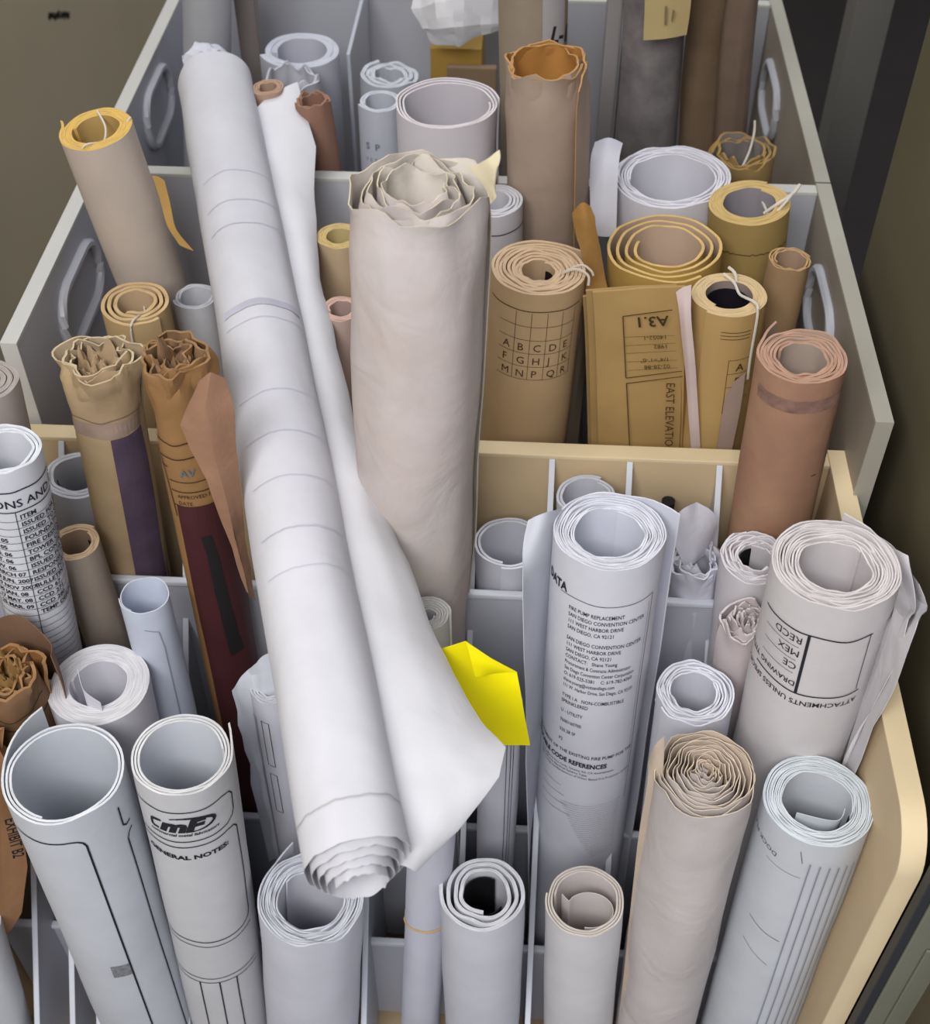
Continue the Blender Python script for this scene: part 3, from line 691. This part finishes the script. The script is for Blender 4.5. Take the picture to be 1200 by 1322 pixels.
for k in range(2):
    o_ = 10*k
    sheet(BR.root, [[PY(1130-o_, 690, .745), PY(1150, 705, .735), PY(1172, 728-o_, .725)], [PY(1155-o_, 745, .72), PY(1178-o_, 770, .71), PY(1196-o_*1.5, 782, .68)], [lim(1150-o_, 800, .70), lim(1166-o_, 812, .69), lim(1182-o_, 800, .68)],
                [lim(1130-o_, 870, .70), lim(1146-o_, 880, .69), lim(1160-o_, 868, .68)], [lim(1090, 975, .66), lim(1104-o_, 980, .65), lim(1118-o_*2, 960, .65)], [lim(1070, 1040, .66), lim(1080-o_, 1040, .65), lim(1090-o_*2, 1030, .65)]], mat('cfcccf', .75, .05, 14, .4, 24), 'loose_outer_sheet', wave=.0012, ws=20, seed=k*9)
CR = roll('paper_roll', 'tightly wound crinkled roll with brownish edges in the front row, right', (912, 998), (876, 1170), .60, .58, 68, .10, turns=13, fill=.25, th0=160, jag=.0035, tele=-.004, crumple=.003, cl=.05, loose=True, seg=36,
          mo='c3bcba', me='d8c8b4', mi='cbb9a6', wob=.8, bump=.95, bscale=13, dent=.002)
sheet(CR.root, [[PY(858, 950, .62), PY(846, 962, .615), PY(836, 985, .61)], [PY(856, 990, .60), PY(845, 1000, .60), PY(835, 1012, .60)], [PY(845, 1100, .59), PY(834, 1100, .59), PY(822, 1095, .59)], [PY(828, 1230, .58), PY(818, 1230, .58), PY(808, 1225, .58)], [PY(815, 1330, .57), PY(806, 1330, .57), PY(797, 1330, .57)]],
      mat('b9a998', .75, .1, 12, .3, 30), 'loose_outer_sheet', wave=.001)
RR = roll('paper_roll', 'white roll with stepped sheet edges down its side, beside the rounded cream corner', (1056, 1032), (1008, 1180), .60, .575, 71, .64, turns=11, fill=.5, th0=-20, hand=-1, jag=.003, tele=.002,
          mo='c3c7cd', me='d6dfe4', wob=.7, dent=.0008, flare=.012, flang=30)
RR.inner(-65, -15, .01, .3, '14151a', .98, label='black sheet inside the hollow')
for k in range(7):
    x0 = -.012+.0085*k
    RR.put(Print().fill(x0, -.028-.002*k, x0+.0012, -.8), mat('8b8f9a', .8, .05), th=-86, name='sheet_edge', off=.0012)
pr = Print(); pr.line([(-.022, -.014), (-.018, -.03)], .0006); pr.text('DOCK PLAN', -.040, -.035, .008, rot=math.radians(172)); pr.line([(-.05, -.050), (-.016, -.052)], .0004); pr.line([(-.05, -.150), (-.016, -.162)], .0007)
pr.line([(-.05, -.190), (-.020, -.210)], .0005)
RR.put(pr, mat('55565e', .8, 0), th=-86)
sheet(RR.root, [[RR.pt(RR.tot*0, .004), RR.A+RR.u*(RR.R*.55)-RR.b*(RR.R*.35)+RR.w*.006, RR.A+RR.u*(-RR.R*.35)-RR.b*(RR.R*.12)+RR.w*.004],
                [RR.pt(0, .05), RR.A+RR.u*(RR.R*.55)-RR.b*(RR.R*.35)+RR.w*.05, RR.A+RR.u*(-RR.R*.35)-RR.b*(RR.R*.12)+RR.w*.05]][:0] or
      [[RR.A+RR.u*(RR.R*.50)-RR.b*(RR.R*.05)+RR.w*.008, RR.A+RR.u*(RR.R*.30)-RR.b*(RR.R*.32)+RR.w*.008, RR.A-RR.u*(RR.R*.40)-RR.b*(RR.R*.22)+RR.w*.006],
       [RR.A+RR.u*(RR.R*.50)-RR.b*(RR.R*.05)+RR.w*.05, RR.A+RR.u*(RR.R*.30)-RR.b*(RR.R*.32)+RR.w*.05, RR.A-RR.u*(RR.R*.40)-RR.b*(RR.R*.22)+RR.w*.04]], mat('ccd4da', .7, .04), 'inner_curl', wave=.0008)
roll('paper_roll', 'white roll leaning in the bottom left corner, mostly out of view', (-28, 1190), (4, 1290), .57, .56, 30, .8, turns=2, mo='c9cbd0')

# yellow note tucked behind the loose tail
yn = empty('yellow_note', PY(625, 900, .66), 'bright yellow folded note sticking out beside the loose white tail', 'note')
ya = [[(545, 850), (570, 838), (601, 828), (632, 852), (667, 868)], [(545, 880), (580, 875), (612, 874), (640, 876), (671, 890)], [(560, 915), (590, 915), (622, 918), (650, 920), (677, 926)], [(590, 962), (610, 962), (635, 962), (660, 962), (684, 962)]]
yd = [[.652, .647, .640, .643, .645], [.652, .648, .645, .642, .640], [.652, .650, .646, .644, .642], [.652, .650, .648, .646, .645]]
sheet(yn, [[PY(*p, d) for p, d in zip(a, b)] for a, b in zip(ya, yd)], mat('fff000', .6, .02, name='note_paper'), 'note_sheet', nu=3, nv=3, wave=.0003, la=True, ld=True)
sheet(yn, [[PY(601, 828, .639), PY(634, 850, .640), PY(667, 868, .643)], [PY(607, 850, .634), PY(628, 858, .636), PY(655, 868, .642)], [PY(613, 874, .633), PY(622, 873, .636), PY(634, 870, .642)]], mat('fff000', .6, .02, name='note_paper'), 'folded_corner', nu=3, nv=3, wave=.0002, la=True, ld=True)

# ---- MIDDLE BIN -----------------------------------------------------------
YR = roll('paper_roll', 'grey-taupe roll with a bright yellow-orange rim leaning out over the left side', (124, 166), (185, 330), 1.12, 1.20, 49, .66, turns=4, fill=.97, th0=175, jag=.0006, mo='bbaea2', mi='b89a60', me='d8b365', flare=.008, flang=18)
YR.inner(-80, -10, .02, .3, '2a1e1c')
YR.cord([(100, .75, -.002), (60, .3, .004), (-30, .2, .01), (-70, .5, .004), (-95, .85, -.003), (-110, .9, .01)]); YR.cord([(20, .95, -.003), (15, .5, .01), (-60, .2, .02), (-120, .55, .02)])
sheet(YR.root, [[PY(196, 228, 1.10), PY(204, 229, 1.10), PY(212, 234, 1.10)], [PY(205, 255, 1.10), PY(212, 260, 1.10), PY(219, 262, 1.10)], [PY(216, 290, 1.10), PY(222, 296, 1.10), PY(228, 296, 1.10)], [PY(232, 316, 1.10), PY(240, 320, 1.10), PY(250, 324, 1.10)]], mat('c09a5a', .8, .1), 'loose_strip', wave=.002)
r = roll('paper_roll', 'short yellowed roll with open spiral rim behind the two crumpled brown rolls', (176, 390), (196, 480), 1.03, 1.04, 48, .5, turns=3.2, fill=.35, th0=-40, hand=-1, jag=.002, mo='b39a72', mi='bba283', me='d3b586', wob=.3)
r.cord([(90, .5, .02), (0, .15, .02), (-70, .6, .0), (-85, 1.03, .0), (-88, 1.04, .03)])
roll('paper_roll', 'small white roll between the yellowed spiral roll and the long white roll', (252, 382), (270, 470), 1.10, 1.10, 29, .75, turns=2, mo='c4c5cb')
roll('paper_roll', 'yellow roll peeping out between the long roll and the tall centre roll', (438, 305), (446, 420), 1.14, 1.13, 31, .6, turns=4, fill=.9, th0=0, mo='bca588', mi='b8a878', me='c9b077')
roll('paper_roll', 'pinkish roll low between the long roll and the tall centre roll', (440, 398), (450, 500), 1.02, 1.02, 27, .62, turns=4, fill=.8, mo='b39c92', mi='a68f85', me='c9a89a')
r = roll('paper_roll', 'white roll with a dark ring line half hidden behind the tall centre roll', (636, 258), (638, 360), 1.16, 1.15, 41, .55, turns=4, fill=.4, mo='c4c3ca', me='d2d2d6', wob=.5)
r.put(Print().line([(-.03, -.022), (.05, -.022)], .0012), th=-90)
AB = roll('paper_roll', 'tan roll printed with a lettered grid, many-layered spiral rim and small off-centre hollow', (696, 345), (682, 500), 1.06, 1.04, 64, .36, turns=8, fill=.55, th0=70, jag=.0025, tele=.004,
          mo='c6a981', mi='c9ae8c', me='dcbf9e', wob=.5, mott=.08, flare=.01, flang=40)
pr = Print()
for i, row in enumerate(('    ', 'ABCDE', 'FGHJK', 'MNPQR')):
    for j, ch in enumerate(row): pr.text(ch, -.036+j*.0165, -.052-i*.0165, .0125)
for i in range(5): pr.line([(-.042, -.0385-i*.0165), (.044, -.0385-i*.0165)], .0005)
for j in range(5): pr.line([(-.023+j*.0165, -.022), (-.023+j*.0165, -.1045)], .0005)
pr.line([(-.06, -.020), (.05, -.020)], .001)
AB.put(pr, mat('4a3728', .8, 0), th=-88)
AB.inner(-60, 60, .008, .25, '1f1722'); AB.cord([(-10, .3, .01), (-10, .7, -.004), (-14, 1.0, -.002), (-20, 1.06, .006)], .0014); AB.cord([(0, .35, .01), (-2, .8, -.006), (-6, 1.02, -.004), (-8, 1.1, .001)], .0012)
BS = roll('paper_roll', 'wide yellow roll with a loose open spiral rim behind the folded A3.1 sheets', (860, 318), (852, 440), 1.10, 1.10, 80, .52, turns=3.4, fill=.35, loose=True, th0=-60, hand=-1, jag=.0025, tele=.002, mo='b3924f', mi='c1a994', me='d6b576', wob=.25)
# folded sheets A3.1
fk = empty('folded_drawings', PY(820, 570, 1.0), 'stack of folded yellow drawings marked A3.1 and EAST ELEVATION', 'drawing')
tanm = mat('b08c4c', .75, .1, 10, .15, 30)
for k, (x0, x1, yt, Yd, hx) in enumerate(((752, 800, 380, 1.02, 'a08356'), (756, 874, 372, 1.005, 'ac8d5a'), (765, 886, 374, .993, 'b0915c'))):
    sheet(fk, [[PY(x0, yt+4, Yd), PY((x0+x1)/2, yt-1, Yd), PY(x1, yt-2, Yd+.006)], [PY(x0+4, yt+80, Yd), PY((x0+x1)/2+2, yt+80, Yd-.002), PY(x1-2, yt+80, Yd+.006)], [PY(x0+7, yt+210, Yd), PY((x0+x1)/2+3, yt+210, Yd-.002), PY(x1-6, yt+210, Yd+.004)], [PY(x0+9, yt+330, Yd-.006), PY((x0+x1)/2+3, yt+330, Yd-.008), PY(x1-10, yt+330, Yd)]],
          mat(hx, .75, .1, 10, .15, 30), 'folded_sheet', wave=.0012, thick=.003)
for k in range(4):
    sheet(fk, [[PY(884+k*3, 395-k*4, .998+k*.012), PY(888+k*3, 392-k*4, 1.004+k*.012)], [PY(880+k*3, 480, .998+k*.012), PY(886+k*3, 480, 1.004+k*.012)], [PY(880+k*3, 600, .994+k*.012), PY(888+k*3, 600, 1.002+k*.012)]], mat('9c7a48', .8, .1), 'sheet_fold', wave=.002, seed=k)
# page printing on the front sheet: local page frame
p0 = PY(885, 374, .9905); px_ = (PY(775, 378, .987)-p0).normalized(); n_ = Vector((0, -1, 0)); up = Vector((0, 0, 1))
def page(parent, pr, origin, X, Y, m, name='printing'):
    return mesh_obj(name, [origin+X*a+Y*b-parent.location for a, b in pr.v], pr.f, m, parent, smooth=False)
Xr = (PY(885, 400, .990)-PY(775, 400, .989)).normalized(); o_ = PY(775, 400, .9872); 
Yu = (PY(776, 400, .989)-PY(783, 560, .989)).normalized()
brn = mat('3f2f1c', .8, 0)
pr = Print()
ft = lambda px, py: ((PY(px, py, .9872)-o_).dot(Xr), (PY(px, py, .9872)-o_).dot(Yu))
for a in ([(868, 395), (803, 407), (799, 487), (873, 474)], [(873, 481), (799, 494), (795, 575)]): pr.line([ft(*p) for p in a], .0010)
for y0, y1 in ((434, 428), (445, 438), (455, 448), (466, 460), (477, 470)): pr.line([ft(802, y0), ft(868, y1)], .00035)
x, y = ft(862, 403); pr.text('A3.1', x, y, .0170, rot=PI+.07, bold=.015)
for (t, a, b, s_) in (('14052-1', 858, 428, .007), ('1982', 858, 440, .007), ('1/4"=1\'-0"', 858, 457, .007), ('02-28-88', 858, 466, .007)):
    x, y = ft(a, b); pr.text(t, x, y, s_, rot=PI+.07)
x, y = ft(851, 490); pr.text('EAST ELEVATION', x, y, .0125, rot=-PI/2-.02)
page(fk, pr, o_-ray(830, 470).normalized()*.0012, Xr, Yu, brn)
AF = roll('paper_roll', 'tan roll with thick pale rim, dark hollow and dangling string, behind the cream panel', (940, 380), (922, 520), 1.02, 1.015, 50, .64, turns=5, fill=.97, th0=-130, jag=.0006, mo='b3945f', mi='8d8078', me='d3b98d')
AF.inner(-110, 150, .008, .3, '17131d'); AF.cord([(95, .8, -.003), (70, .55, .0), (30, .35, .004), (-20, .45, .0), (-40, .8, -.004), (-50, 1.03, .0), (-52, 1.04, .05), (-51, 1.04, .08)], .0014); AF.cord([(85, 1.0, -.005), (70, .7, -.004), (60, .6, .02)], .0016)
pr = Print()
pr.text('A', .004, -.066, .0125, bold=.01); pr.text('F', .004, -.083, .0125, bold=.01); pr.text('M', .003, -.100, .0125, bold=.01)
for i in range(4): pr.line([(-.004, -.052-i*.017), (.022, -.052-i*.017)], .0005)
pr.line([(-.004, -.052), (-.004, -.12)], .0005)
for i in range(3): pr.line([(-.015, -.018-.004*i), (.015, -.018-.004*i-.001)], .0007)
AF.put(pr, mat('43351f', .8, 0), th=-80)
sheet(AF.root, [[PY(872, 378, .995), PY(880, 372, .995), PY(892, 368, .995)], [PY(878, 420, .99), PY(884, 415, .985), PY(892, 412, .985)], [PY(884, 480, .985), PY(890, 480, .98), PY(898, 480, .98)], [PY(893, 600, .98), PY(898, 600, .98), PY(905, 600, .98)]], mat('cbb9b3', .75, .08), 'folded_edge_sheet', 'pale pinkish folded sheet edge', wave=.001)
sheet(AF.root, [[PY(962, 480, .985), PY(950, 490, .985), PY(938, 500, .985)], [PY(955, 530, .98), PY(942, 540, .98), PY(930, 545, .98)], [PY(940, 600, .975), PY(930, 600, .975), PY(922, 600, .975)]], mat('9a8478', .75, .08), 'loose_outer_sheet', wave=.001)
r = roll('paper_roll', 'yellowed roll with thick rim and tied string beside the right side panel', (968, 262), (958, 400), 1.17, 1.175, 54, .66, turns=5, fill=.97, th0=60, jag=.0006, mo='9c8450', mi='8f8a90', me='c8ac72')
r.inner(-80, 20, .012, .3, '17131d'); r.cord([(-20, .35, .01), (-15, .7, -.004), (5, 1.0, -.006), (12, 1.2, -.012)], .0018); r.cord([(60, .65, .01), (20, .5, .02), (-40, .55, .01), (-20, .8, -.004), (12, 1.1, -.006)], .0014)
pr = Print(); pr.line([(x*.003-.04, -.036+.0015*noise.noise(Vector((x*.9, 0, 0)))*2) for x in range(30)], .0012); r.put(pr, mat('5a4624', .8, 0), th=-88, name='pencil_line')
roll('paper_roll', 'tan curled roll squeezed against the right side panel behind the string-tied rolls', (1020, 335), (998, 430), 1.08, 1.08, 29, .7, turns=2.5, fill=.4, th0=20, jag=.003, mo='9b7f5e', mi='a08670', me='b8976a')
r = roll('paper_roll', 'dull yellow roll with ragged rim and loose string, at the back right corner', (958, 195), (948, 290), 1.345, 1.345, 45, .62, turns=4, fill=.6, th0=80, jag=.006, mo='8c744a', mi='7d7570', me='a88a58', crumple=.004)
r.inner(-130, -50, .015, .3, '1d1114'); r.cord([(-95, .5, .01), (0, .2, .0), (60, .75, -.008), (65, .9, -.02)], .0014)
r = roll('paper_roll', 'large white roll with loose layered rim behind the wide yellow spiral roll', (867, 226), (859, 330), 1.235, 1.235, 76, .72, turns=6, fill=.4, th0=180, jag=.004, tele=.003, mo='cbc9d0', me='dad8df', mi='cdccd4', wob=.6, dent=.001)
sheet(r.root, [[PY(768, 184, 1.26), PY(785, 178, 1.25), PY(803, 186, 1.25)], [PY(762, 215, 1.22), PY(780, 215, 1.21), PY(798, 215, 1.21)], [PY(762, 300, 1.18), PY(776, 305, 1.175), PY(795, 305, 1.175)]], mat('c6c6cf', .75, .05, 12, .3, 30), 'loose_outer_sheet', wave=.002)
K1 = roll('kraft_paper_roll', 'tall brown kraft roll with an orange-brown inside and torn rim, back centre', (706, 80), (706, 230), 1.21, 1.23, 58, .78, turns=2.6, fill=.3, th0=-20, jag=.005, crumple=.008, cl=.035, mo='a39182', mi='ae7c40', me='b58c5e', bump=.35, bscale=18, mott=.1, flare=.014, flang=40)
WL = roll('paper_roll', 'wide white roll with a creased oval rim behind the tall centre roll', (577, 132), (579, 230), 1.235, 1.235, 69, .82, turns=3, fill=.35, th0=10, jag=.001, tele=.003, mo='c3bfc5', mi='c0bcc2', me='d6ced0', wob=.5, dent=.0014)

# ---- REAR BIN -------------------------------------------------------------
W1 = roll('paper_roll', 'white roll with wide hollow and thick soft rim, at the back left', (388, 64), (396, 170), 1.53, 1.53, 53, .70, turns=2, fill=.9, th0=200, jag=.001, mo='b9bbc6', me='c6c9d4')
r = roll('paper_roll', 'crumpled whitish roll in front of the thick-rimmed roll at back left', (380, 100), (388, 200), 1.43, 1.43, 40, .8, turns=2, fill=.4, th0=120, jag=.008, crumple=.008, mo='b4b4bc', me='c4c4cc')
roll('kraft_paper_roll', 'reddish-brown kraft roll just right of the long roll\'s loose tail at the back', (404, 128), (424, 260), 1.34, 1.34, 24, .7, turns=2, jag=.005, mo='8d6b5b', me='9a7864')
roll('kraft_paper_roll', 'small tan roll end between the long white roll and its loose tail', (345, 112), (356, 180), 1.36, 1.36, 22, .6, turns=3, mo='a88c78', me='b89a84')
r = roll('paper_roll', 'small white roll with torn rim against the back panel, upper centre', (504, 96), (504, 190), 1.50, 1.50, 40, .5, turns=3, fill=.7, th0=120, jag=.004, mo='aeb2bb', me='c2c6cc')
r = roll('paper_roll', 'slim white roll with blue-grey printing next to the wide creased roll', (490, 130), (493, 200), 1.38, 1.38, 29, .75, turns=2, fill=.8, mo='b6bac4', me='c8ccd4')
pr = Print(); pr.text('S  P', -.018, -.05, .012, bold=.02); pr.text('F E T G', -.018, -.066, .007); pr.text('13 . 07', -.018, -.078, .007)
r.put(pr, mat('6a6f7a', .8, 0), th=-88)
r = roll('grey_tube', 'fat light grey tube standing at the back left beside the metal post', (268, -45), (268, 40), 1.56, 1.50, 33, .8, turns=1.5, fill=.8, mo='a2a3a8', jag=0)
K2 = roll('kraft_paper_roll', 'tall pale kraft roll with a white label at the top centre', (688, -60), (688, 60), 1.42, 1.42, 48, .8, turns=2, mo='988a78', bump=.3, bscale=18, mott=.1)
K2.put(Print().fill(.010, -.03, .042, -.125), mat('aaa6a6', .7, .04), th=-88, name='label_sticker')
K2.put(Print().text('L-1', .018, -.085, .026, rot=-.25, bold=.03), th=-88, off=.0012)
roll('paper_roll', 'dim grey roll covered in small print behind a faded yellow note', (848, -60), (840, 80), 1.42, 1.42, 44, .8, turns=2, mo='85807f', mott=.3, second='4d4a4b')
yn2 = empty('tan_note', PY(858, 40, 1.35), 'faded yellow paper note on the printed roll at the back right', 'note')
sheet(yn2, [[PY(832, -60, 1.36), PY(862, -60, 1.355), PY(892, -60, 1.36)], [PY(832, 0, 1.355), PY(862, 0, 1.35), PY(892, 0, 1.355)], [PY(830, 52, 1.35), PY(858, 50, 1.345), (PY(886, 45, 1.35))]], mat('a8966a', .7, .05, name='note_paper'), 'note_sheet', wave=.001)
mesh_obj('handwriting', [PY(x, y, 1.342)-yn2.location for x, y in ((858, 8), (861, 8), (860, 32), (857, 32), (868, 12), (871, 14), (868, 28), (866, 27))], [(0,1,2,3), (4,5,6,7)], mat('75684a', .8, 0), yn2, smooth=False)
for i, (x0, rx, hx, Yv, lab) in enumerate(((912, 34, '6f5c48', 1.46, 'thick brown roll bundle at the back right beside the printed roll'), (950, 24, '6a594c', 1.42, 'slim brown roll with torn side touching the right panel at the back'))):
    roll('kraft_paper_roll', lab, (x0+12, -60), (x0, 80), Yv, Yv-.02, rx, .75, turns=2, mo=hx, bump=.5, bscale=22, mott=.15, dent=.003)
# crumpled white paper and carton
cp = empty('crumpled_paper', PY(590, 30, 1.52), 'crumpled white paper draped on a carton at the top centre', 'paper')
sheet(cp, [[PY(545, -40, 1.58), PY(590, -40, 1.57), PY(648, -40, 1.57)], [PY(532, 12, 1.545), PY(585, 0, 1.51), PY(646, 0, 1.54)], [PY(540, 40, 1.53), PY(585, 35, 1.49), PY(645, 30, 1.53)], [PY(556, 58, 1.53), PY(592, 60, 1.50), PY(644, 40, 1.53)]], mat('cfced2', .75, .05, 14, .5, 20), 'paper_sheet', wave=.005, ws=26, nu=5, nv=5, sharp=12, la=True, ld=True)
ct = empty('carton', PY(600, 90, 1.6), 'ochre carton under the crumpled white paper', 'box')
a = PY(555, 62, 1.56); b_ = PY(642, 62, 1.56)
boxes_obj('carton_body', [(a.x, b_.x-.02, 1.56, 1.66, FZ, a.z)], mat('a0803c', .7, .1, 8), ct)
boxes_obj('carton_flap', [(a.x+.022, b_.x, 1.545, 1.556, FZ+.1, a.z-.018)], mat('7d6852', .7, .1, 8), ct, .002)
# metal posts
def post_(label, px0, px1, py, Y, dep, hexc):
    a = PY(px0, py, Y); b = PY(px1, py, Y)
    return tag(boxes_obj('metal_post', [(a.x, b.x, Y, Y+dep, FZ, 1.18)], mat(hexc, .35, .05, 6, spec=.5), bevel=.003), label, 'post')
post_('brown-grey metal upright beside the fat grey tube at back left', 306, 332, 40, 1.60, .03, '79716d')
post_('wide grey metal upright to the right of the orange-lined kraft roll', 778, 798, 80, 1.44, .03, '8b8786')
post_('narrow grey metal upright just left of the printed roll', 802, 824, 80, 1.44, .03, '807c7b')
tag(boxes_obj('back_divider', [(PY(456, 70, 1.60).x-.002, PY(456, 70, 1.60).x+.003, 1.55, 1.757, FZ, PY(456, 70, 1.55).z)], mat('b9bcc6', .4, 0)), 'thin white metal divider at the back panel, between two white rolls', 'divider')

# loose leaves of the middle bin's rolls
sheet(AB.root, [[PY(752, 392, 1.075), PY(757, 385, 1.09), PY(760, 380, 1.11)], [PY(745, 460, 1.07), PY(752, 460, 1.08), PY(757, 455, 1.10)], [PY(728, 530, 1.06), PY(738, 535, 1.07), PY(750, 530, 1.09)], [PY(715, 600, 1.05), PY(728, 600, 1.06), PY(742, 600, 1.08)]], mat('8f8474', .8, .1), 'loose_outer_sheet', wave=.001)
sheet(BS.root, [[PY(740, 275, 1.12), PY(752, 262, 1.12), PY(762, 268, 1.12)], [PY(742, 300, 1.10), PY(757, 290, 1.10), PY(770, 300, 1.10)], [PY(752, 335, 1.08), PY(765, 338, 1.08), PY(778, 345, 1.08)], [PY(760, 400, 1.05), PY(775, 405, 1.05), PY(790, 405, 1.05)]], mat('a67c42', .8, .2, 20, .4, 30), 'torn_sheet', 'torn ochre sheet corner', wave=.003, ws=30)
cp_ = PY(862, 650, .925)
vs, fs = tube([cp_+Vector((0, 0, .004)), cp_, cp_-Vector((0, 0, .05)), cp_-Vector((0, 0, .35))], .007, 12)
ck = empty('black_rod', cp_-Vector((0, 0, .35)), 'small black rounded rod end behind the fire pump roll at the cream panel', 'rod')
mesh_obj('rod_body', [v-ck.location for v in vs], fs, mat('202022', .5, 0), ck)
